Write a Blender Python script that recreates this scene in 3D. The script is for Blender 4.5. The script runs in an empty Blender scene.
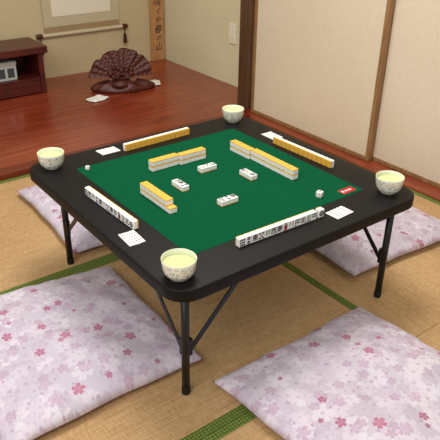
import bpy, bmesh, math, random
from mathutils import Vector, Matrix, Euler
random.seed(7)
scene=bpy.context.scene
scene.view_settings.view_transform='Standard'
COL=bpy.context.collection

def srgb(r,g,b):
    def f(c):
        c/=255.0
        return c/12.92 if c<=0.04045 else ((c+0.055)/1.055)**2.4
    return (f(r),f(g),f(b),1.0)

# ---------------------------------------------------------------- materials
def new_mat(name,col=None,rough=0.6,spec=0.5,coat=0.0,metal=0.0):
    m=bpy.data.materials.new(name); m.use_nodes=True
    nt=m.node_tree; b=nt.nodes['Principled BSDF']
    if col: b.inputs['Base Color'].default_value=col
    b.inputs['Roughness'].default_value=rough
    b.inputs['Specular IOR Level'].default_value=spec
    b.inputs['Coat Weight'].default_value=coat
    b.inputs['Metallic'].default_value=metal
    return m
def mth(nt,op,a,b=None,c=None):
    n=nt.nodes.new('ShaderNodeMath'); n.operation=op
    for i,v in enumerate((a,b,c)):
        if v is None: continue
        if isinstance(v,(int,float)): n.inputs[i].default_value=v
        else: nt.links.new(v,n.inputs[i])
    return n.outputs[0]
def mixc(nt,fac,a,b,mode='MIX'):
    n=nt.nodes.new('ShaderNodeMix'); n.data_type='RGBA'; n.blend_type=mode
    for sock,v in ((n.inputs[0],fac),(n.inputs[6],a),(n.inputs[7],b)):
        if isinstance(v,(int,float,tuple)): sock.default_value=v
        else: nt.links.new(v,sock)
    return n.outputs[2]
def bump(nt,h,strength,dist):
    b=nt.nodes.new('ShaderNodeBump'); b.inputs['Strength'].default_value=strength; b.inputs['Distance'].default_value=dist
    nt.links.new(h,b.inputs['Height']); nt.links.new(b.outputs[0],nt.nodes['Principled BSDF'].inputs['Normal'])
def coords(nt,kind='Object',scale=(1,1,1),rot=(0,0,0),loc=(0,0,0)):
    t=nt.nodes.new('ShaderNodeTexCoord'); m=nt.nodes.new('ShaderNodeMapping')
    m.inputs['Scale'].default_value=scale; m.inputs['Rotation'].default_value=rot; m.inputs['Location'].default_value=loc
    nt.links.new(t.outputs[kind],m.inputs[0]); return m.outputs[0]
def noise(nt,vec,scale,detail=4,rough=0.5):
    n=nt.nodes.new('ShaderNodeTexNoise'); n.inputs['Scale'].default_value=scale; n.inputs['Detail'].default_value=detail
    n.inputs['Roughness'].default_value=rough; nt.links.new(vec,n.inputs['Vector']); return n.outputs['Fac']
def ramp(nt,fac,stops):
    r=nt.nodes.new('ShaderNodeValToRGB'); el=r.color_ramp.elements
    el[0].position,el[0].color=stops[0]; el[1].position,el[1].color=stops[-1]
    for p,c in stops[1:-1]:
        e=el.new(p); e.color=c
    nt.links.new(fac,r.inputs[0]); return r.outputs[0]
def setcol(nt,c): nt.links.new(c,nt.nodes['Principled BSDF'].inputs['Base Color'])

def wood(name,c1,c2,stretch,rough=0.3,spec=0.5,coat=0.0,scale=6):
    m=new_mat(name,rough=rough,spec=spec,coat=coat); nt=m.node_tree
    v=coords(nt,'Object',stretch)
    n=noise(nt,v,scale,8,0.62)
    setcol(nt,ramp(nt,n,[(0.3,c1),(0.7,c2)]))
    bump(nt,n,0.06,0.002)
    return m
def plaster(name,c1,c2):
    m=new_mat(name,rough=0.9,spec=0.15); nt=m.node_tree
    v=coords(nt)
    n=noise(nt,v,140,5,0.7); n2=noise(nt,v,3,3)
    f=mth(nt,'ADD',mth(nt,'MULTIPLY',n,0.6),mth(nt,'MULTIPLY',n2,0.4))
    setcol(nt,ramp(nt,f,[(0.3,c1),(0.7,c2)])); bump(nt,n,0.25,0.001)
    return m

def tatami(name,along_x):
    m=new_mat(name,rough=0.7,spec=0.2); nt=m.node_tree
    v=coords(nt,'Object')
    st=(8,230,1) if along_x else (230,8,1)
    cr=(190,36,1) if along_x else (36,190,1)
    a=noise(nt,coords(nt,'Object',st),1.0,4,0.6)
    b=noise(nt,coords(nt,'Object',cr),1.0,4,0.6)
    c=noise(nt,v,2.0,3)
    f=mth(nt,'ADD',mth(nt,'ADD',mth(nt,'MULTIPLY',a,0.4),mth(nt,'MULTIPLY',b,0.35)),mth(nt,'MULTIPLY',c,0.25))
    col=ramp(nt,f,[(0.36,srgb(156,120,78)),(0.5,srgb(182,147,103)),(0.64,srgb(204,170,126))])
    setcol(nt,col)
    w=nt.nodes.new('ShaderNodeTexWave'); w.wave_type='BANDS'; w.bands_direction='Y' if along_x else 'X'
    w.inputs['Scale'].default_value=32; w.inputs['Distortion'].default_value=0.6
    nt.links.new(v,w.inputs['Vector'])
    h=mth(nt,'ADD',w.outputs['Fac'],mth(nt,'MULTIPLY',b,0.8))
    bump(nt,h,0.4,0.0011)
    return m

M={}
M['tatx']=tatami('tatami_rush_lengthwise',True)
M['taty']=tatami('tatami_rush_crosswise',False)
m=new_mat('tatami_green_cloth',rough=0.85,spec=0.15); nt=m.node_tree
v=coords(nt); vo=nt.nodes.new('ShaderNodeTexVoronoi'); vo.inputs['Scale'].default_value=110; vo.inputs['Randomness'].default_value=0.15; nt.links.new(v,vo.inputs['Vector'])
n=noise(nt,v,300,3); b0=ramp(nt,n,[(0.3,srgb(62,82,28)),(0.7,srgb(98,116,50))])
setcol(nt,mixc(nt,mth(nt,'MULTIPLY',mth(nt,'LESS_THAN',vo.outputs['Distance'],0.33),0.5),b0,srgb(150,156,88))); M['heri']=m
m=new_mat('polished_red_wood',rough=0.25,spec=0.5,coat=0.15); nt=m.node_tree
n=noise(nt,coords(nt,'Object',(0.9,12,1)),2.6,8,0.62); n2=noise(nt,coords(nt),1.3,2)
f=mth(nt,'ADD',mth(nt,'MULTIPLY',n,0.55),mth(nt,'MULTIPLY',n2,0.45))
setcol(nt,ramp(nt,f,[(0.34,srgb(104,34,18)),(0.5,srgb(132,52,29)),(0.66,srgb(158,72,43))])); bump(nt,n,0.025,0.002); M['redwood']=m
M['sill']=wood('sill_wood',srgb(112,42,24),srgb(152,72,44),(9,0.8,4),0.35)
M['kamachi']=wood('alcove_edge_wood',srgb(84,26,16),srgb(116,44,26),(0.8,9,4),0.3)
M['darkred']=wood('dark_red_lacquered_wood',srgb(56,16,12),srgb(94,32,22),(1,8,8),0.35,0.45,0.08)
M['post']=wood('aged_post_wood',srgb(60,38,22),srgb(98,66,40),(12,12,0.8),0.5)
M['plank']=wood('pale_brown_plank',srgb(168,120,72),srgb(198,150,98),(10,10,0.8),0.5)
M['fuswood']=wood('sliding_door_frame_wood',srgb(122,88,54),srgb(158,120,78),(8,8,0.9),0.5)
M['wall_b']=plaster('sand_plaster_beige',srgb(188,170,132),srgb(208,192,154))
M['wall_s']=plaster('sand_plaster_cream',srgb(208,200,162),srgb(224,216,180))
m=new_mat('sliding_door_paper',rough=0.85,spec=0.15); nt=m.node_tree
n=noise(nt,coords(nt,'Object',(1,1,1)),60,5,0.7); n2=noise(nt,coords(nt),1.5,2)
f=mth(nt,'ADD',mth(nt,'MULTIPLY',n,0.5),mth(nt,'MULTIPLY',n2,0.5))
setcol(nt,ramp(nt,f,[(0.3,srgb(203,187,162)),(0.7,srgb(218,204,181))])); M['paper']=m
m=new_mat('black_textured_top',rough=0.5,spec=0.2); nt=m.node_tree
n=noise(nt,coords(nt),260,3,0.6); setcol(nt,ramp(nt,n,[(0.3,srgb(9,8,8)),(0.7,srgb(17,15,14))])); bump(nt,n,0.12,0.0005); M['black']=m
M['steel']=new_mat('black_powder_coated_steel',srgb(18,18,20),0.35,0.45)
M['rubber']=new_mat('black_rubber',srgb(14,14,15),0.6,0.4)
m=new_mat('green_felt',rough=0.95,spec=0.06); nt=m.node_tree
n=noise(nt,coords(nt),420,4,0.7); setcol(nt,ramp(nt,n,[(0.3,srgb(0,62,38)),(0.7,srgb(8,88,55))])); bump(nt,n,0.3,0.0006); M['felt']=m
M['red']=new_mat('red_label',srgb(172,16,24),0.5)
M['white']=new_mat('white_print',srgb(235,232,228),0.6)
M['ivory']=new_mat('ivory_tile_resin',srgb(244,242,236),0.25,0.5)
M['amber']=new_mat('amber_tile_backing',srgb(232,178,74),0.3,0.5)
M['ink_k']=new_mat('blue_black_ink',srgb(16,18,44),0.5)
M['ink_r']=new_mat('red_ink',srgb(170,26,30),0.5)
M['ink_g']=new_mat('green_ink',srgb(12,74,44),0.5)
M['ink_b']=new_mat('blue_ink',srgb(20,34,90),0.5)
M['tea']=new_mat('pale_green_tea',srgb(204,214,154),0.08,0.5)
m=new_mat('flowered_porcelain',rough=0.2,spec=0.5,coat=0.15); nt=m.node_tree
v=coords(nt)
vo=nt.nodes.new('ShaderNodeTexVoronoi'); vo.inputs['Scale'].default_value=110; nt.links.new(v,vo.inputs['Vector'])
nz=noise(nt,v,280,3,0.6)
dd=mth(nt,'ADD',vo.outputs['Distance'],mth(nt,'MULTIPLY',mth(nt,'SUBTRACT',nz,0.5),0.4))
msk=mth(nt,'LESS_THAN',dd,0.45)
sp=nt.nodes.new('ShaderNodeSeparateColor'); nt.links.new(vo.outputs['Color'],sp.inputs[0])
fc=ramp(nt,sp.outputs[0],[(0.0,srgb(136,160,116)),(0.3,srgb(130,146,170)),(0.5,srgb(196,184,116)),(0.72,srgb(204,156,148)),(1.0,srgb(130,156,138))])
sx=nt.nodes.new('ShaderNodeSeparateXYZ'); nt.links.new(v,sx.inputs[0])
band=mth(nt,'MULTIPLY',mth(nt,'GREATER_THAN',sx.outputs[2],0.010),mth(nt,'LESS_THAN',sx.outputs[2],0.044))
msk=mth(nt,'MULTIPLY',mth(nt,'MULTIPLY',msk,band),0.65)
setcol(nt,mixc(nt,msk,srgb(228,228,210),fc)); M['porc']=m
M['porc_in']=new_mat('pale_green_glaze',srgb(228,232,204),0.15,0.5,0.2)
M['scrollcloth']=plaster('scroll_brocade',srgb(186,172,140),srgb(206,194,164))
M['scrollpaper']=plaster('scroll_paper',srgb(222,214,190),srgb(234,228,206))
M['scrollband']=plaster('scroll_brown_band',srgb(150,126,90),srgb(172,148,110))
M['outlet']=new_mat('cream_plastic',srgb(232,226,200),0.4)
M['slot']=new_mat('dark_slot',srgb(60,55,45),0.6)
M['ornred']=wood('carved_rosewood',srgb(42,15,11),srgb(104,46,32),(4,4,4),0.42,0.4,0.0,24)
M['cloth']=new_mat('white_cotton',srgb(226,224,218),0.9,0.1)
M['tassel']=new_mat('brown_cord',srgb(70,44,34),0.9,0.1)
M['bk1']=new_mat('pale_grey_card',srgb(172,176,170),0.6)
M['bk2']=new_mat('dark_grey_print',srgb(58,64,66),0.6)

def blossom_mat(name,loc):
    m=new_mat(name,rough=0.65,spec=0.2); nt=m.node_tree
    tc=nt.nodes.new('ShaderNodeTexCoord')
    def layer(spacing,R,off,prob,colA,colB,prev,strength=1.0,soft=0.0):
        mp=nt.nodes.new('ShaderNodeMapping'); mp.inputs['Location'].default_value=(off[0]+loc[0],off[1]+loc[1],0)
        nt.links.new(tc.outputs['UV'],mp.inputs[0])
        vo=nt.nodes.new('ShaderNodeTexVoronoi'); vo.voronoi_dimensions='2D'; vo.inputs['Scale'].default_value=1/spacing
        vo.inputs['Randomness'].default_value=0.85
        nt.links.new(mp.outputs[0],vo.inputs['Vector'])
        sb=nt.nodes.new('ShaderNodeVectorMath'); sb.operation='SUBTRACT'
        nt.links.new(mp.outputs[0],sb.inputs[0]); nt.links.new(vo.outputs['Position'],sb.inputs[1])
        s=nt.nodes.new('ShaderNodeSeparateXYZ'); nt.links.new(sb.outputs[0],s.inputs[0])
        rc=nt.nodes.new('ShaderNodeSeparateColor'); nt.links.new(vo.outputs['Color'],rc.inputs[0])
        ang=mth(nt,'ADD',mth(nt,'ARCTAN2',s.outputs[1],s.outputs[0]),mth(nt,'MULTIPLY',rc.outputs[0],6.28))
        r=mth(nt,'SQRT',mth(nt,'ADD',mth(nt,'MULTIPLY',s.outputs[0],s.outputs[0]),mth(nt,'MULTIPLY',s.outputs[1],s.outputs[1])))
        c=mth(nt,'ABSOLUTE',mth(nt,'COSINE',mth(nt,'MULTIPLY',ang,2.5)))
        pet=mth(nt,'POWER',c,0.55)
        notch=mth(nt,'MULTIPLY',mth(nt,'POWER',c,30),0.16)
        shape=mth(nt,'SUBTRACT',mth(nt,'ADD',mth(nt,'MULTIPLY',pet,0.72),0.28),notch)
        size=mth(nt,'MULTIPLY',mth(nt,'ADD',mth(nt,'MULTIPLY',rc.outputs[1],0.4),0.7),R)
        rad=mth(nt,'MULTIPLY',shape,size)
        k=mth(nt,'MULTIPLY',mth(nt,'LESS_THAN',r,rad),mth(nt,'LESS_THAN',rc.outputs[2],prob))
        col=mixc(nt,rc.outputs[1],colA,colB)
        if soft>0:
            g=mth(nt,'SUBTRACT',1.0,mth(nt,'MULTIPLY',mth(nt,'DIVIDE',r,rad),1.0))
            col=mixc(nt,mth(nt,'MULTIPLY',g,soft),col,srgb(216,206,216))
        cen=mth(nt,'LESS_THAN',r,mth(nt,'MULTIPLY',size,0.16))
        col=mixc(nt,mth(nt,'MULTIPLY',cen,0.4),col,srgb(156,116,142))
        return mixc(nt,mth(nt,'MULTIPLY',k,strength),prev,col)
    c=mixc(nt,noise(nt,tc.outputs['UV'],6,2),srgb(188,178,190),srgb(200,190,201))
    c=layer(0.070,0.036,(3.1,1.7),0.9,srgb(204,195,206),srgb(216,208,216),c,0.8)
    c=layer(0.066,0.033,(0,0),0.75,srgb(168,148,170),srgb(184,166,184),c,0.55,0.5)
    c=layer(0.062,0.029,(4.4,6.1),0.7,srgb(198,184,198),srgb(214,202,212),c,0.6,0.3)
    c=layer(0.056,0.019,(5.3,2.2),0.5,srgb(166,134,158),srgb(182,152,174),c,0.65,0.3)
    c=layer(0.034,0.006,(1.3,7.2),0.45,srgb(158,124,150),srgb(176,148,170),c,0.6)
    c=layer(0.105,0.018,(8.8,4.1),0.55,srgb(156,72,104),srgb(178,98,126),c,0.88,0.2)
    c=layer(0.090,0.010,(2.8,9.4),0.4,srgb(150,74,106),srgb(174,100,130),c,0.8)
    setcol(nt,c)
    n=noise(nt,tc.outputs['UV'],500,2); bump(nt,n,0.1,0.0005)
    return m

# ---------------------------------------------------------------- geometry helpers
def obj_from_bm(name,bm,mats,parent=None,loc=(0,0,0),rot=(0,0,0),smooth=False):
    me=bpy.data.meshes.new(name); bm.normal_update(); bm.to_mesh(me); bm.free()
    for mm in mats: me.materials.append(mm)
    if smooth:
        for p in me.polygons: p.use_smooth=True
    o=bpy.data.objects.new(name,me); COL.objects.link(o)
    o.location=loc; o.rotation_euler=rot
    if parent: o.parent=parent
    return o
def empty(name,loc=(0,0,0),rot=(0,0,0),parent=None):
    e=bpy.data.objects.new(name,None); e.empty_display_size=0.05; COL.objects.link(e); e.location=loc; e.rotation_euler=rot
    if parent: e.parent=parent
    return e
def add_box(bm,x0,x1,y0,y1,z0,z1,mi=0,bev=0.0,seg=2):
    vs=[bm.verts.new((x,y,z)) for x in (x0,x1) for y in (y0,y1) for z in (z0,z1)]
    F=[(0,1,3,2),(4,6,7,5),(0,4,5,1),(2,3,7,6),(0,2,6,4),(1,5,7,3)]
    fs=[bm.faces.new([vs[i] for i in f]) for f in F]
    for f in fs: f.material_index=mi
    if bev>0:
        es=list({e for f in fs for e in f.edges})
        r=bmesh.ops.bevel(bm,geom=es,offset=bev,segments=seg,profile=0.5,affect='EDGES')
        for f in r['faces']: f.material_index=mi
def box(name,b,mat,parent=None,bev=0.002,loc=(0,0,0),rot=(0,0,0)):
    bm=bmesh.new(); add_box(bm,*b,bev=bev); return obj_from_bm(name,bm,[mat],parent,loc,rot)
def lathe(bm,prof,seg=48,mi=0,center=(0,0,0)):
    rings=[]
    for r,z in prof:
        if r<1e-6: rings.append([bm.verts.new((center[0],center[1],center[2]+z))])
        else: rings.append([bm.verts.new((center[0]+r*math.cos(2*math.pi*i/seg),center[1]+r*math.sin(2*math.pi*i/seg),center[2]+z)) for i in range(seg)])
    for a,b in zip(rings,rings[1:]):
        for i in range(seg):
            j=(i+1)%seg
            if len(a)==1 and len(b)==1: continue
            if len(a)==1: f=bm.faces.new([a[0],b[j],b[i]])
            elif len(b)==1: f=bm.faces.new([a[i],a[j],b[0]])
            else: f=bm.faces.new([a[i],a[j],b[j],b[i]])
            f.material_index=mi
def tube(bm,pts,r,seg=10,mi=0,squash=1.0):
    pts=[Vector(p) for p in pts]; rings=[]
    for i,p in enumerate(pts):
        d=(pts[min(i+1,len(pts)-1)]-pts[max(i-1,0)]).normalized()
        up=Vector((0,0,1)) if abs(d.z)<0.95 else Vector((1,0,0))
        a=d.cross(up).normalized(); b=a.cross(d).normalized()
        rr=r[i] if isinstance(r,(list,tuple)) else r
        rings.append([bm.verts.new(p+a*rr*squash*math.cos(2*math.pi*k/seg)+b*rr*math.sin(2*math.pi*k/seg)) for k in range(seg)])
    for A,B in zip(rings,rings[1:]):
        for k in range(seg):
            f=bm.faces.new([A[k],A[(k+1)%seg],B[(k+1)%seg],B[k]]); f.material_index=mi
    for R in (rings[0][::-1],rings[-1]):
        f=bm.faces.new(R); f.material_index=mi
def rounded_rect(hx,hy,r,seg=10):
    pts=[]
    for cx,cy,a0 in ((hx-r,hy-r,0),(-hx+r,hy-r,90),(-hx+r,-hy+r,180),(hx-r,-hy+r,270)):
        for i in range(seg+1):
            a=math.radians(a0+90*i/seg); pts.append((cx+r*math.cos(a),cy+r*math.sin(a)))
    return pts
def slab(bm,hx,hy,r,z0,z1,bev=0.0,mi=0,seg=12):
    levels=[]; n=4
    if bev>0:
        for i in range(n+1):
            a=math.pi/2*i/n; levels.append((bev*(1-math.sin(a)),z0+bev*(1-math.cos(a))))
        for i in range(n+1):
            a=math.pi/2*i/n; levels.append((bev*(1-math.cos(a)),z1-bev*(1-math.sin(a))))
    else: levels=[(0,z0),(0,z1)]
    rings=[[bm.verts.new((x,y,z)) for x,y in rounded_rect(hx-i,hy-i,max(r-i,0.0005),seg)] for i,z in levels]
    L=len(rings[0])
    for A,B in zip(rings,rings[1:]):
        for k in range(L):
            f=bm.faces.new([A[k],A[(k+1)%L],B[(k+1)%L],B[k]]); f.material_index=mi
    f=bm.faces.new(rings[0][::-1]); f.material_index=mi
    f=bm.faces.new(rings[-1]); f.material_index=mi
def tag(o,label,cat,group=None):
    o['label']=label; o['category']=cat
    if group: o['group']=group
def struct(o): o['kind']='structure'; return o

# ---------------------------------------------------------------- room
PZ=0.028   # height of the alcove floor
bm=bmesh.new()
def mat_piece(x0,x1,y0,y1,along_x):
    w=0.027; g=0.0008
    mi=0 if along_x else 1
    x0+=g;x1-=g;y0+=g;y1-=g
    if along_x:
        add_box(bm,x0,x1,y0+w,y1-w,-0.05,0,mi)
        add_box(bm,x0,x1,y0,y0+w,-0.05,0.0008,2); add_box(bm,x0,x1,y1-w,y1,-0.05,0.0008,2)
    else:
        add_box(bm,x0+w,x1-w,y0,y1,-0.05,0,mi)
        add_box(bm,x0,x0+w,y0,y1,-0.05,0.0008,2); add_box(bm,x1-w,x1,y0,y1,-0.05,0.0008,2)
mat_piece(-1.51,0.25,-0.52,0.325,True)
mat_piece(-1.51,0.25,0.325,1.17,True)
mat_piece(-1.51,0.25,-1.365,-0.52,True)
mat_piece(0.25,1.125,-0.59,1.17,False)
mat_piece(0.25,1.125,-2.35,-0.59,False)
mat_piece(-1.51,0.25,-2.21,-1.365,True)
add_box(bm,-1.6,1.3,-2.4,1.2,-0.08,-0.05,0)
struct(obj_from_bm('floor',bm,[M['tatx'],M['taty'],M['heri']]))
bm=bmesh.new(); add_box(bm,-1.6,1.5,1.2385,2.6,-0.08,PZ)
struct(obj_from_bm('floor',bm,[M['redwood']])).name='floor.001'
struct(box('trim_1',(-1.6,1.125,1.172,1.238,-0.08,PZ+0.0005),M['kamachi'],bev=0.003))
struct(box('trim_2',(1.126,1.27,-2.4,1.238,-0.08,0.008),M['sill'],bev=0.002))
struct(box('trim_3',(1.156,1.261,1.240,1.325,PZ+.0005,2.4),M['post'],bev=0.004))
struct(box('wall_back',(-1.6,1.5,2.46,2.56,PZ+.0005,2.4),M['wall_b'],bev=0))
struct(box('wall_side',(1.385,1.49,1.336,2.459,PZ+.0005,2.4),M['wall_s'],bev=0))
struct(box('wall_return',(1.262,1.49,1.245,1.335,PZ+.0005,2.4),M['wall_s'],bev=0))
struct(box('wall_right',(1.19,1.25,-2.4,1.238,1.82,2.4),M['wall_s'],bev=0))
def door(name,y0,y1,x0):
    bm=bmesh.new(); s=0.022; z0,z1=0.009,1.80
    add_box(bm,x0+0.006,x0+0.020,y0+s,y1-s,z0+0.02,z1-s,0)
    add_box(bm,x0,x0+0.026,y0,y0+s,z0,z1,1,0.002); add_box(bm,x0,x0+0.026,y1-s,y1,z0,z1,1,0.002)
    add_box(bm,x0,x0+0.026,y0+s,y1-s,z0,z0+0.02,1,0.002); add_box(bm,x0,x0+0.026,y0+s,y1-s,z1-s,z1,1,0.002)
    struct(obj_from_bm(name,bm,[M['paper'],M['fuswood']]))
door('door_1',0.355,1.238,1.185)
door('door_2',-0.51,0.38,1.215)
door('door_3',-1.38,-0.49,1.185)
def text_mesh(body,size,mat,name,bold=0.0,shear=0.0):
    cu=bpy.data.curves.new(name,'FONT'); cu.body=body; cu.size=size; cu.align_x='CENTER'; cu.align_y='CENTER'; cu.resolution_u=2
    cu.offset=bold; cu.shear=shear
    o=bpy.data.objects.new(name,cu); COL.objects.link(o)
    dg=bpy.context.evaluated_depsgraph_get(); me=bpy.data.meshes.new_from_object(o.evaluated_get(dg))
    bpy.data.objects.remove(o); bpy.data.curves.remove(cu)
    me.materials.clear(); me.materials.append(mat); return me
board=empty('calligraphy_board',(1.322,2.457,PZ+.001))
tag(board,'pale wooden board with black vertical brush writing by the wall','wall plaque')
box('board_panel',(-0.056,0.056,-0.02,0.0,0,0.95),M['plank'],board,0.003)
for i,ch in enumerate('木の花咲くや春の山'):
    me=text_mesh(ch,(0.062,0.05,0.06,0.064,0.05,0.054,0.064,0.048,0.06)[i],M['ink_k'],'brush_character',0.0002,0.25)
    o=bpy.data.objects.new('brush_character',me); COL.objects.link(o); o.parent=board
    o.location=((0.004,-0.003,0.002,-0.004,0.005,0,-0.003,0.004,0)[i],-0.0205,0.585-i*0.061); o.rotation_euler=(math.pi/2,0.05*math.sin(i*2.1),0)
ou=empty('wall_outlet',(1.384,1.662,0.352)); tag(ou,'cream plastic wall outlet plate on the plaster wall','wall outlet')
box('cover_plate',(-0.007,0,-0.035,0.035,-0.06,0.06),M['outlet'],ou,0.002)
box('socket',(-0.010,-0.0071,-0.012,0.012,-0.03,0.03),M['outlet'],ou,0.001)

# ---------------------------------------------------------------- table
H=0.375
tb=empty('mahjong_table',(0,0,0)); tag(tb,'low square black folding mahjong table with green felt playing surface','table')
bm=bmesh.new(); slab(bm,0.44,0.44,0.065,H-0.034,H,0.005)
top=obj_from_bm('tabletop',bm,[M['black']],tb)
md=top.modifiers.new('e','EDGE_SPLIT'); md.split_angle=math.radians(40)
for p in top.data.polygons: p.use_smooth=True
bm=bmesh.new(); slab(bm,0.316,0.316,0.006,H-0.001,H+0.0007)
obj_from_bm('felt_surface',bm,[M['felt']],tb)
bm=bmesh.new(); add_box(bm,-0.028,0.028,-0.014,0.014,0.0,0.0006,0)
add_box(bm,-0.022,-0.015,-0.005,0.005,0.0006,0.0008,1)
for k in range(4): add_box(bm,-0.009+k*0.007,-0.0045+k*0.007,-0.003,0.003,0.0006,0.0008,1)
lb=obj_from_bm('maker_label',bm,[M['red'],M['white']],tb,(0.272,-0.290,H+0.0007)); lb['label']='small red woven label'
def bar(bm,a,b,w,t,mi=0):
    a=Vector(a); b=Vector(b); d=(b-a).normalized(); side=d.cross(Vector((0,0,1))).normalized(); up=side.cross(d)
    vs=[bm.verts.new(p+side*sx*t/2+up*sy*w/2) for p in (a,b) for sx,sy in ((-1,-1),(1,-1),(1,1),(-1,1))]
    for f in ((3,2,1,0),(4,5,6,7),(0,1,5,4),(1,2,6,5),(2,3,7,6),(3,0,4,7)): bm.faces.new([vs[i] for i in f]).material_index=mi
legs=[((-.372,-.372),[(1,0),(0,1)]),((.375,-.385),[(0,1)]),((-.345,.378),[(0,-1)]),((.372,.372),[(0,-1)])]
for (lx,ly),dirs in legs:
    bm=bmesh.new()
    tube(bm,[(0,0,0.018),(0,0,H-0.035)],0.0108,16)
    lg=obj_from_bm('leg',bm,[M['steel']],tb,(lx,ly,0))
    for p in lg.data.polygons: p.use_smooth=len(p.vertices)==4
    bm=bmesh.new(); lathe(bm,[(0,0),(0.0110,0),(0.0116,0.002),(0.0116,0.023),(0.0109,0.024),(0,0.024)],20)
    obj_from_bm('foot_cap',bm,[M['rubber']],lg)
    for dx,dy in dirs:
        bm=bmesh.new(); off=0.014; L_=0.205
        bar(bm,(dx*off,dy*off,0.138),(dx*L_,dy*L_,H-0.040),0.014,0.004)
        tube(bm,[(dx*0.012-dy*0.007,dy*0.012-dx*0.007,0.144),(dx*0.012+dy*0.007,dy*0.012+dx*0.007,0.144)],0.006,10)
        bar(bm,(dx*0.013,dy*0.013,0.125),(dx*0.0135,dy*0.0135,0.175),0.010,0.012)
        add_box(bm,dx*L_-0.014,dx*L_+0.014,dy*L_-0.014,dy*L_+0.014,H-0.046,H-0.0345)
        obj_from_bm('folding_brace',bm,[M['steel']],lg)
bm=bmesh.new()
for sgn in (-1,1):
    add_box(bm,-0.385,0.385,sgn*0.385-0.008,sgn*0.385+0.008,H-0.044,H-0.0342)
    add_box(bm,sgn*0.385-0.008,sgn*0.385+0.008,-0.376,0.376,H-0.044,H-0.0342)
obj_from_bm('under_frame',bm,[M['steel']],tb)

# ---------------------------------------------------------------- tiles
TW,TD,TH=0.0196,0.0170,0.0244
def tile_mesh(kind):
    bm=bmesh.new()
    add_box(bm,-TW/2,TW/2,-TD/2,TD/2,-TH/2,TH/2,0,0.0017,2)
    bmesh.ops.bisect_plane(bm,geom=bm.verts[:]+bm.edges[:]+bm.faces[:],plane_co=(0,0.0050,0),plane_no=(0,1,0))
    for f in bm.faces:
        if f.calc_center_median().y>0.0051: f.material_index=1
    yf=-TD/2-0.00012
    inks={'k':2,'r':3,'g':4,'b':5}
    def disc(x,z,r,ink,seg=14):
        vs=[bm.verts.new((x+r*math.cos(2*math.pi*i/seg),yf,z+r*math.sin(2*math.pi*i/seg))) for i in range(seg)]
        bm.faces.new(vs).material_index=inks[ink]
    def ring(x,z,r0,r1,ink,seg=18):
        A=[bm.verts.new((x+r0*math.cos(2*math.pi*i/seg),yf,z+r0*math.sin(2*math.pi*i/seg))) for i in range(seg)]
        B=[bm.verts.new((x+r1*math.cos(2*math.pi*i/seg),yf,z+r1*math.sin(2*math.pi*i/seg))) for i in range(seg)]
        for i in range(seg): bm.faces.new([A[i],B[i],B[(i+1)%seg],A[(i+1)%seg]]).material_index=inks[ink]
    def stick(x,z,ink):
        for dz in (-0.0017,0.0017):
            vs=[bm.verts.new((x+a,yf,z+dz+b)) for a,b in ((-0.0013,-0.0015),(0.0013,-0.0015),(0.0013,0.0015),(-0.0013,0.0015))]
            bm.faces.new(vs).material_index=inks[ink]
    def glyph(ch,size,z,ink):
        me=text_mesh(ch,size,M['ink_k'],'t',0.00045)
        vs=[bm.verts.new((v.co.x,yf,v.co.y+z)) for v in me.vertices]
        for p in me.polygons:
            try: bm.faces.new([vs[i] for i in p.vertices]).material_index=inks[ink]
            except Exception: pass
        bpy.data.meshes.remove(me)
    k=kind[0]; n=int(kind[1])
    if k=='p':
        if n==1: ring(0,0,0.0046,0.0084,'k'); disc(0,0,0.0032,'k')
        elif n==2: ring(0,0.006,0.0014,0.0048,'b'); ring(0,-0.006,0.0014,0.0048,'b')
        elif n==5:
            for x,z,c in ((-.005,.0070,'b'),(.005,.0070,'b'),(0,0,'r'),(-.005,-.0070,'b'),(.005,-.0070,'b')): ring(x,z,0.0006,0.0031,c)
        else:
            for i in range(n):
                ring(-.0056+(i%3)*.0056,.0072-(i//3)*.0072,0.0003,0.0026,'bkb'[i//3%3])
    elif k=='s':
        cols=2 if n in(2,4) else 3
        for i in range(n): stick((-.0052+(i%cols)*.0104/(cols-1)),0.0072-(i//cols)*0.0072,'g' if i!=4 else 'b')
    elif k=='m': glyph('一二三四五六七八九'[n-1],0.0134,0.0058,'k'); glyph('萬',0.0130,-0.0056,'r')
    elif k=='z': glyph('東南西北發中'[n-1],0.0195,0,'kkkkgr'[n-1])
    me=bpy.data.meshes.new('mahjong_tile'); bm.normal_update(); bm.to_mesh(me); bm.free()
    for x in ('ivory','amber','ink_k','ink_r','ink_g','ink_b'): me.materials.append(M[x])
    return me
kinds=['p9','z3','s6','p2','z1','s4','p5','z2','p7','m5','s9','z4','p1','p6','z5','z6','m7','s3']
TM={k:tile_mesh(k) for k in kinds}
def place_tile(kind,loc,e,label,group):
    o=bpy.data.objects.new('mahjong_tile',TM[kind]); COL.objects.link(o); o.location=loc; o.rotation_euler=e
    tag(o,label,'game tile',group)
P=TW+0.0004
hand=['p9','p2','z1','p5','s6','z3','z2','m5','s4','p7','z4','s9','p6']
def row(cx0,cy0,cx1,cy1,n,rz,kindsel,label,group,z=H):
    for i in range(n):
        t=i/(n-1); x=cx0+(cx1-cx0)*t; y=cy0+(cy1-cy0)*t
        place_tile(kindsel(i),(x,y,z+TH/2+0.0001),(0,0,rz+random.uniform(-.008,.008)),label,group)
row(-0.186,-0.349,0.060,-0.355,13,math.atan2(-.006,.246),lambda i:hand[i],'white mahjong tile standing upright with printed face showing','hand row of printed tiles by the table edge')
place_tile('p1',(0.088,-0.3555,H+TH/2+0.0001),(0,0,-0.03),'white tile with one round circle design at the row end','hand row of printed tiles by the table edge')
row(-0.365,0.126,-0.357,-0.116,13,-math.pi/2+0.03,lambda i:kinds[i],'white mahjong tile standing upright with printed face showing','second hand row of printed tiles')
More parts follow.
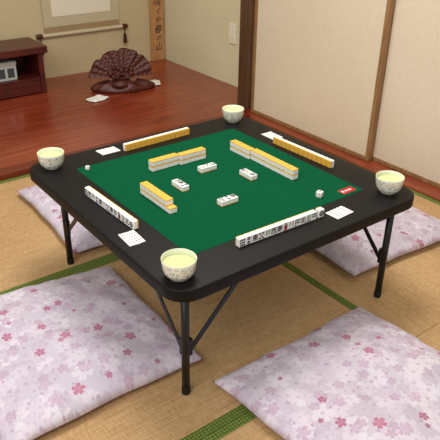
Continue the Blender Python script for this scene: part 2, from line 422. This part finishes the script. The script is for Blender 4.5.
row(0.140,0.366,-0.108,0.358,13,math.pi+0.03,lambda i:kinds[(i*7+1)%len(kinds)],'mahjong tile standing with its amber back showing','hand row showing amber backs')
row(0.357,-0.138,0.349,0.112,13,math.pi/2,lambda i:kinds[(i*7+4)%len(kinds)],'mahjong tile standing with its amber back showing','second hand row showing amber backs')
FZ=H+0.0008
def wall_line(x,y,dx,dy,n,levels,rz):
    for i in range(n):
        lv=levels[i] if isinstance(levels,list) else levels
        for l in range(lv):
            j=random.uniform(-.0004,.0004)
            place_tile(kinds[(i*5+l)%len(kinds)],(x+dx*P*i+dy*j,y+dy*P*i+dx*j,FZ+TD/2+l*(TD+.0001)),(math.pi/2,0,rz),'mahjong tile lying face down with amber back up in a wall','stacked wall of face-down tiles')
wall_line(-0.122,0.168,1,0,5,2,0.0)
wall_line(-0.122+5*P+0.002,0.160,1,0,5,2,0.0)
wall_line(0.190,0.148,0,-1,5,2,math.pi/2)
wall_line(0.197,0.148-5*P-0.002,0,-1,10,2,math.pi/2)
wall_line(-0.228,0.040,0,-1,8,[2,2,2,2,2,2,2,1],math.pi/2)
def disc_row(x,y,dx,dy,n,rz,ks):
    for i in range(n):
        place_tile(ks[i],(x+dx*P*(i-(n-1)/2),y+dy*P*(i-(n-1)/2),FZ+TD/2),(-math.pi/2,0,rz),'white mahjong tile lying face up on the green felt','discarded tiles lying face up')
disc_row(-0.124,0.012,0,-1,3,-math.pi/2,['z5','z2','p2'])
disc_row(0.016,0.068,1,0,3,math.pi,['s6','p5','z4'])
disc_row(0.090,-0.046,0,-1,3,math.pi/2,['z3','s6','p1'])
disc_row(-0.070,-0.148,1,0,3,0,['p9','p2','z1'])

def die(loc,s,rz,label):
    bm=bmesh.new(); add_box(bm,-s/2,s/2,-s/2,s/2,0,s,0,s*0.16,3)
    def pip(c,n,r,mi):
        n=Vector(n); u=n.orthogonal().normalized(); v=n.cross(u)
        bm.faces.new([bm.verts.new(Vector(c)+n*0.0001+u*r*math.cos(a*math.pi/6)+v*r*math.sin(a*math.pi/6)) for a in range(12)]).material_index=mi
    h=s/2; o=s*0.24
    pip((0,0,s),(0,0,1),s*0.2,1)
    for x,z in ((-o,-o),(o,o),(0,0)): pip((x,-h,h+z),(0,-1,0),s*0.09,2)
    for y,z in ((-o,-o),(o,o),(-o,o),(o,-o)): pip((-h,y,h+z),(-1,0,0),s*0.09,2)
    d=obj_from_bm('die',bm,[M['ivory'],M['ink_r'],M['ink_k']],None,loc,(0,0,rz)); tag(d,label,'dice')
die((0.173,-0.272,FZ),0.018,0.3,'larger white die with a red single pip on the felt')
die((-0.288,0.290,FZ),0.012,0.7,'small white die on the corner of the felt')

def stick_mesh(ink):
    bm=bmesh.new(); add_box(bm,-0.034,0.034,-0.0034,0.0034,0,0.0022,0,0.0006,2)
    for k in (-0.018,-0.006,0.006,0.018):
        bm.faces.new([bm.verts.new((k+0.0024*math.cos(a*math.pi/4),0.0020*math.sin(a*math.pi/4),0.00225)) for a in range(8)]).material_index=1
    me=bpy.data.meshes.new('point_stick'); bm.normal_update(); bm.to_mesh(me); bm.free(); me.materials.append(M['ivory']); me.materials.append(M[ink]); return me
SM=[stick_mesh('ink_r'),stick_mesh('ink_k')]
def sticks(cx,cy,rz,n=6):
    u=Vector((math.cos(rz),math.sin(rz),0)); v=Vector((-u.y,u.x,0))
    for i in range(n):
        p=Vector((cx,cy,H+0.0001))+v*(i-(n-1)/2)*0.0077+u*random.uniform(-.0015,.0015)
        o=bpy.data.objects.new('point_stick',SM[1 if i%3 else 0]); COL.objects.link(o); o.location=p; o.rotation_euler=(0,0,rz)
        tag(o,'thin white scoring stick with printed dots on the table rim','scoring stick','scoring sticks on the table rim')
sticks(-0.163,0.388,0.0); sticks(0.385,0.176,math.pi/2); sticks(0.150,-0.375,0.06); sticks(-0.390,-0.160,math.pi/2-0.06)

def cup(x,y,label,rz):
    e=empty('teacup',(x,y,H+0.0002),(0,0,rz)); tag(e,label,'teacup','four floral teacups on the table')
    bm=bmesh.new()
    lathe(bm,[(0,0.003),(0.019,0.003),(0.020,0.0),(0.0232,0.0),(0.0245,0.004),(0.031,0.009),(0.0368,0.018),(0.0394,0.030),(0.0408,0.043),(0.0415,0.0505),(0.0412,0.0510)],56,0)
    lathe(bm,[(0.0412,0.0510),(0.0406,0.0506),(0.0398,0.043),(0.0382,0.031),(0.0350,0.020),(0.027,0.011),(0.0,0.008)],56,1)
    bmesh.ops.remove_doubles(bm,verts=bm.verts,dist=1e-6)
    obj_from_bm('cup_body',bm,[M['porc'],M['porc_in']],e,smooth=True)
    bm=bmesh.new(); lathe(bm,[(0.0386,0.0375),(0.0,0.0375)],56)
    for f in bm.faces: f.normal_flip()
    obj_from_bm('tea',bm,[M['tea']],e,smooth=True)
for i,(x,y) in enumerate([(-0.370,0.372),(0.366,0.380),(0.366,-0.366),(-0.388,-0.374)]):
    cup(x,y,'cream porcelain teacup with small flowers, filled with green tea',i*1.3)

# ---------------------------------------------------------------- cushions
def cushion(corners,t,seed,label,loc):
    cx=sum(c[0] for c in corners)/4; cy=sum(c[1] for c in corners)/4
    rnd=random.Random(seed); n=64
    ph=[rnd.uniform(0,6.28) for _ in range(12)]
    A,B,C,D=[Vector((c[0]-cx,c[1]-cy)) for c in corners]
    Lx=((B-A).length+(C-D).length)/2; Ly=((D-A).length+(C-B).length)/2
    bm=bmesh.new(); uvl=bm.loops.layers.uv.new('UVMap'); uv={}
    def pos(i,j,side):
        a=-1+2*i/n; b=-1+2*j/n
        a=math.sin(a*math.pi/2)*0.4+a*0.6; b=math.sin(b*math.pi/2)*0.4+b*0.6
        pa=a*(1-0.04*(1-b*b)+0.006*math.sin(b*9+ph[5])); pb=b*(1-0.04*(1-a*a)+0.006*math.sin(a*8+ph[6]))
        u=(pa+1)/2; v=(pb+1)/2
        p=A*(1-u)*(1-v)+B*u*(1-v)+C*u*v+D*(1-u)*v
        e=max(0.0,(1-abs(a)**2.6))*max(0.0,(1-abs(b)**2.6))
        hgt=e**0.45
        em=max(0.0,1-2.0*(1-max(abs(a),abs(b))))
        wr=0.0038*math.sin(a*21+ph[0]+3*b)*em+0.0038*math.sin(b*23+ph[1]+2*a)*em+0.002*math.sin((a+b)*31+ph[7])*em
        lum=0.006*math.sin(a*3.1+ph[2])*math.sin(b*2.7+ph[3])+0.0036*math.sin(a*7+b*5+ph[4])+0.0026*math.sin(a*4-b*11+ph[8])
        if side>0:
            z=0.022+(t-0.022)*hgt+(lum+wr)*hgt
            z-=0.012*math.exp(-(a*a+b*b)/0.012)
        else: z=0.022-0.0215*min(1,hgt*1.3)
        return Vector((p.x,p.y,z)),(a*Lx/2,b*Ly/2)
    top={};bot={}
    for i in range(n+1):
        for j in range(n+1):
            p,u=pos(i,j,1); v=bm.verts.new(p); top[i,j]=v; uv[v]=u
    for i in range(n+1):
        for j in range(n+1):
            if i in(0,n) or j in(0,n): bot[i,j]=top[i,j]
            else:
                p,u=pos(i,j,-1); v=bm.verts.new(p); bot[i,j]=v; uv[v]=u
    for i in range(n):
        for j in range(n):
            bm.faces.new([top[i,j],top[i+1,j],top[i+1,j+1],top[i,j+1]])
            try: bm.faces.new([bot[i,j],bot[i,j+1],bot[i+1,j+1],bot[i+1,j]])
            except Exception: pass
    for f in bm.faces:
        for l in f.loops: l[uvl].uv=uv[l.vert]
    o=obj_from_bm('floor_cushion',bm,[blossom_mat('cherry_blossom_cotton',loc)],None,(cx,cy,0.001),smooth=True)
    tag(o,label,'cushion','floor cushions around the table')
cushion([(-0.83,-0.31),(-0.275,-0.315),(-0.255,0.255),(-0.80,0.31)],0.080,1,'pale lilac floor cushion with pink cherry blossoms on tatami',(0,0))
cushion([(-0.28,-1.00),(0.30,-0.98),(0.26,-0.405),(-0.305,-0.40)],0.080,2,'pale lilac floor cushion with pink cherry blossoms on tatami',(2.3,5.1))
cushion([(-0.325,0.39),(0.28,0.37),(0.30,0.95),(-0.30,0.99)],0.072,3,'pale lilac floor cushion with pink blossoms partly under the table',(7.7,1.9))
cushion([(0.375,-0.285),(0.93,-0.33),(0.97,0.25),(0.39,0.28)],0.072,4,'pale lilac floor cushion with pink blossoms beside the sliding doors',(4.1,8.3))

# ---------------------------------------------------------------- hanging scroll
sc=empty('hanging_scroll',(0.757,2.459,0.30)); tag(sc,'cream hanging scroll with dark roller on the alcove wall','hanging scroll')
box('mounting_cloth',(-0.265,0.265,-0.012,-0.009,0.0,1.6),M['scrollcloth'],sc,0)
box('lower_cloth_band',(-0.265,0.265,-0.0135,-0.0121,0.012,0.050),M['scrollband'],sc,0)
box('paper_panel',(-0.205,0.205,-0.0145,-0.0121,0.11,1.3),M['scrollpaper'],sc,0)
bm=bmesh.new(); tube(bm,[(-0.285,-0.014,0),(0.285,-0.014,0)],0.012,16); r=obj_from_bm('roller',bm,[M['scrollcloth']],sc)
for s_ in (-1,1):
    bm=bmesh.new(); tube(bm,[(s_*0.285,-0.014,0),(s_*0.300,-0.014,0),(s_*0.322,-0.014,0)],[0.014,0.016,0.014],16); obj_from_bm('roller_knob',bm,[M['darkred']],sc)
    bm=bmesh.new(); tube(bm,[(s_*0.300,-0.02,-0.014),(s_*0.300,-0.02,-0.045)],0.003,8); tube(bm,[(s_*0.300,-0.02,-0.045),(s_*0.300,-0.02,-0.06),(s_*0.300,-0.02,-0.11)],[0.007,0.010,0.014],12)
    obj_from_bm('scroll_weight',bm,[M['tassel']],sc)

# ---------------------------------------------------------------- low cabinet
cb=empty('low_shelf_cabinet',(-0.10,2.28,PZ+.0005)); tag(cb,'dark red lacquered low open cabinet beside the alcove wall','cabinet')
x0,x1,y0,y1=-0.45,0.455,-0.105,0.15
TT=0.284
box('top_board',(x0-.02,x1+.024,y0-.022,y1,TT-0.042,TT),M['darkred'],cb,0.005)
box('side_panel',(x1-.032,x1,y0,y1,0,TT-.043),M['darkred'],cb,0.002)
box('side_panel',(x0,x0+.032,y0,y1,0,TT-.043),M['darkred'],cb,0.002)
box('back_panel',(x0+.033,x1-.033,y1-.012,y1,0,TT-.043),M['darkred'],cb,0)
box('shelf_board',(x0+.033,x1-.033,y0+.002,y1-.013,0.082,0.100),M['darkred'],cb,0.001)
for k in range(2):
    d=box('drawer',(x0+.035+k*.420,x0+.035+k*.420+.415,y0+.001,y0+.018,0.008,0.080),M['darkred'],cb,0.002)
    bm=bmesh.new(); lathe(bm,[(0,-0.008),(0.006,-0.008),(0.008,-0.004),(0.004,0),(0,0)],12)
    obj_from_bm('knob',bm,[M['slot']],d,(x0+.242+k*.420,y0-0.006,0.044),(math.radians(-90),0,0))
bx=empty('storage_box',(0.105,2.205,PZ+0.1010)); tag(bx,'pale grey card box with dark printed front inside the cabinet','box')
box('box_body',(-0.090,0.090,0,0.14,0,0.085),M['bk1'],bx,0.002)
box('box_lid',(-0.093,0.093,-0.003,0.143,0.0855,0.108),M['bk1'],bx,0.002)
box('front_print',(-0.075,0.020,-0.0006,-0.0001,0.015,0.070),M['bk2'],bx,0)
box('front_print',(0.035,0.075,-0.0006,-0.0001,0.015,0.070),M['bk2'],bx,0)

# ---------------------------------------------------------------- carved ornament
orn=empty('carved_fan_ornament',(0.750,1.96,PZ+.0005),(0,0,math.radians(-22))); tag(orn,'dark brown carved fan-shaped ornament on a wide wooden base','ornament')
bm=bmesh.new()
nt_,nr=160,24; R1=0.165; grid={}
def rad_k(t):
    return 1+0.07*math.sin(t*math.pi*2.3+0.4)+0.035*abs(math.sin(t*math.pi*5.5))-0.10*math.exp(-((t-0.27)/0.03)**2)-0.07*math.exp(-((t-0.76)/0.025)**2)-0.05*math.exp(-((t-0.52)/0.02)**2)
for side in (0,1):
    for i in range(nt_+1):
        t=i/nt_; a=math.radians(4+172*t)
        for j in range(nr+1):
            q=0.10+0.90*j/nr; r=R1*q
            sc_=1+(rad_k(t)-1)*q
            rib=0.0032*math.cos(t*2*math.pi*13)*q+0.006*math.sin(t*2*math.pi*4)*q
            ringw=0.0035*math.sin(q*40+t*9)*math.sin(t*60)
            dome=0.018*(1-q**2)
            y=-(dome+rib+ringw+0.018) if side==0 else 0.012
            grid[side,i,j]=bm.verts.new((r*sc_*math.cos(a)*1.08,y,r*sc_*math.sin(a)*1.08))
for side in (0,1):
    for i in range(nt_):
        for j in range(nr):
            f=[grid[side,i,j],grid[side,i+1,j],grid[side,i+1,j+1],grid[side,i,j+1]]
            bm.faces.new(f if side else f[::-1])
for i in range(nt_):
    for j in (0,nr): bm.faces.new([grid[0,i,j],grid[0,i+1,j],grid[1,i+1,j],grid[1,i,j]])
for i in (0,nt_):
    for j in range(nr): bm.faces.new([grid[0,i,j],grid[0,i,j+1],grid[1,i,j+1],grid[1,i,j]])
obj_from_bm('fan_shell',bm,[M['ornred']],orn,(0,0,0.078),(math.radians(-10),0,0),smooth=True)
bm=bmesh.new()
for k in range(11):
    a=math.radians(8+16.4*k); rr=0.05+0.03*((k*7)%5)/4; c=(rr*math.cos(a),-0.034,0.005+rr*0.9*math.sin(a))
    s3=0.8+0.5*((k*3)%4)/3
    lathe(bm,[(0,-.013*s3),(.010*s3,-.009*s3),(.014*s3,0),(.010*s3,.009*s3),(0,.013*s3)],10,0,c)
obj_from_bm('carved_relief',bm,[M['ornred']],orn,(0,0,0.078),(math.radians(-10),0,0),smooth=True)
bm=bmesh.new()
n=40
prof=[(0.0,0.94),(0.010,1.0),(0.026,0.96),(0.040,0.80),(0.054,0.45)]
rings=[]
for z,k in prof:
    rings.append([bm.verts.new((0.190*k*(1+0.10*math.sin(3*a_+1)+0.06*math.sin(5*a_))*math.cos(a_),0.070*k*(1+0.12*math.sin(4*a_+.5))*math.sin(a_),z*(1+0.3*math.sin(5*a_+1)) if z>0 else 0)) for a_ in [2*math.pi*i/n for i in range(n)]])
for A_,B_ in zip(rings,rings[1:]):
    for k in range(n): bm.faces.new([A_[k],A_[(k+1)%n],B_[(k+1)%n],B_[k]])
bm.faces.new(rings[0][::-1]); bm.faces.new(rings[-1])
tube(bm,[(0,0,0.04),(0,0,0.065),(0,-0.01,0.095)],[0.075,0.055,0.04],14)
obj_from_bm('stand',bm,[M['ornred']],orn,smooth=True)
for (x,y,rz,w,d) in [(0.545,1.89,0.3,0.13,0.09),(0.985,1.980,-0.5,0.10,0.12)]:
    bm=bmesh.new(); n=14; g={}
    for i in range(n+1):
        for j in range(n+1):
            u=-1+2*i/n; v=-1+2*j/n
            z=0.008+0.004*math.sin(u*5+v*2)+0.005*math.cos(v*4-u*3)+0.004
            g[i,j]=bm.verts.new((u*w/2*(1-0.1*v*v),v*d/2*(1-0.12*u*u),max(0.0012,z*(1-0.7*max(abs(u),abs(v))**4))))
    for i in range(n):
        for j in range(n): bm.faces.new([g[i,j],g[i+1,j],g[i+1,j+1],g[i,j+1]])
    o=obj_from_bm('white_cloth',bm,[M['cloth']],None,(x,y,PZ+0.0002),(0,0,rz),smooth=True)
    tag(o,'small crumpled white cloth on the polished wood beside the ornament','cloth')

# ---------------------------------------------------------------- light
w=bpy.data.worlds.new('world'); scene.world=w; w.use_nodes=True
w.node_tree.nodes['Background'].inputs[0].default_value=srgb(255,251,245); w.node_tree.nodes['Background'].inputs[1].default_value=0.60
def area(name,loc,target,size,power,col):
    l=bpy.data.lights.new(name,'AREA'); l.shape='SQUARE'; l.size=size; l.energy=power; l.color=col
    o=bpy.data.objects.new(name,l); COL.objects.link(o); o.location=loc
    o.rotation_euler=(Vector(target)-Vector(loc)).to_track_quat('-Z','Y').to_euler(); return o
area('ceiling_light',(0.1,0.3,2.3),(0,0,0.3),0.8,38,(1,0.97,0.92))
area('upper_left_light',(-2.2,-1.2,2.2),(0.2,0.3,0.2),1.6,42,(1,0.98,0.96))  # broad soft area lamp high on the left, no window modelled

# ---------------------------------------------------------------- camera
C=bpy.data.cameras.new('camera'); co=bpy.data.objects.new('camera',C); COL.objects.link(co)
C.sensor_width=36; C.lens=36*615.8429/440; C.clip_start=0.01
R=Matrix.Rotation(-0.6594,4,'Z')@Matrix.Rotation(1.066,4,'X')@Matrix.Rotation(0.0185,4,'Z')
co.matrix_world=Matrix.Translation((-1.042,-1.3681,1.1821))@R
scene.camera=co
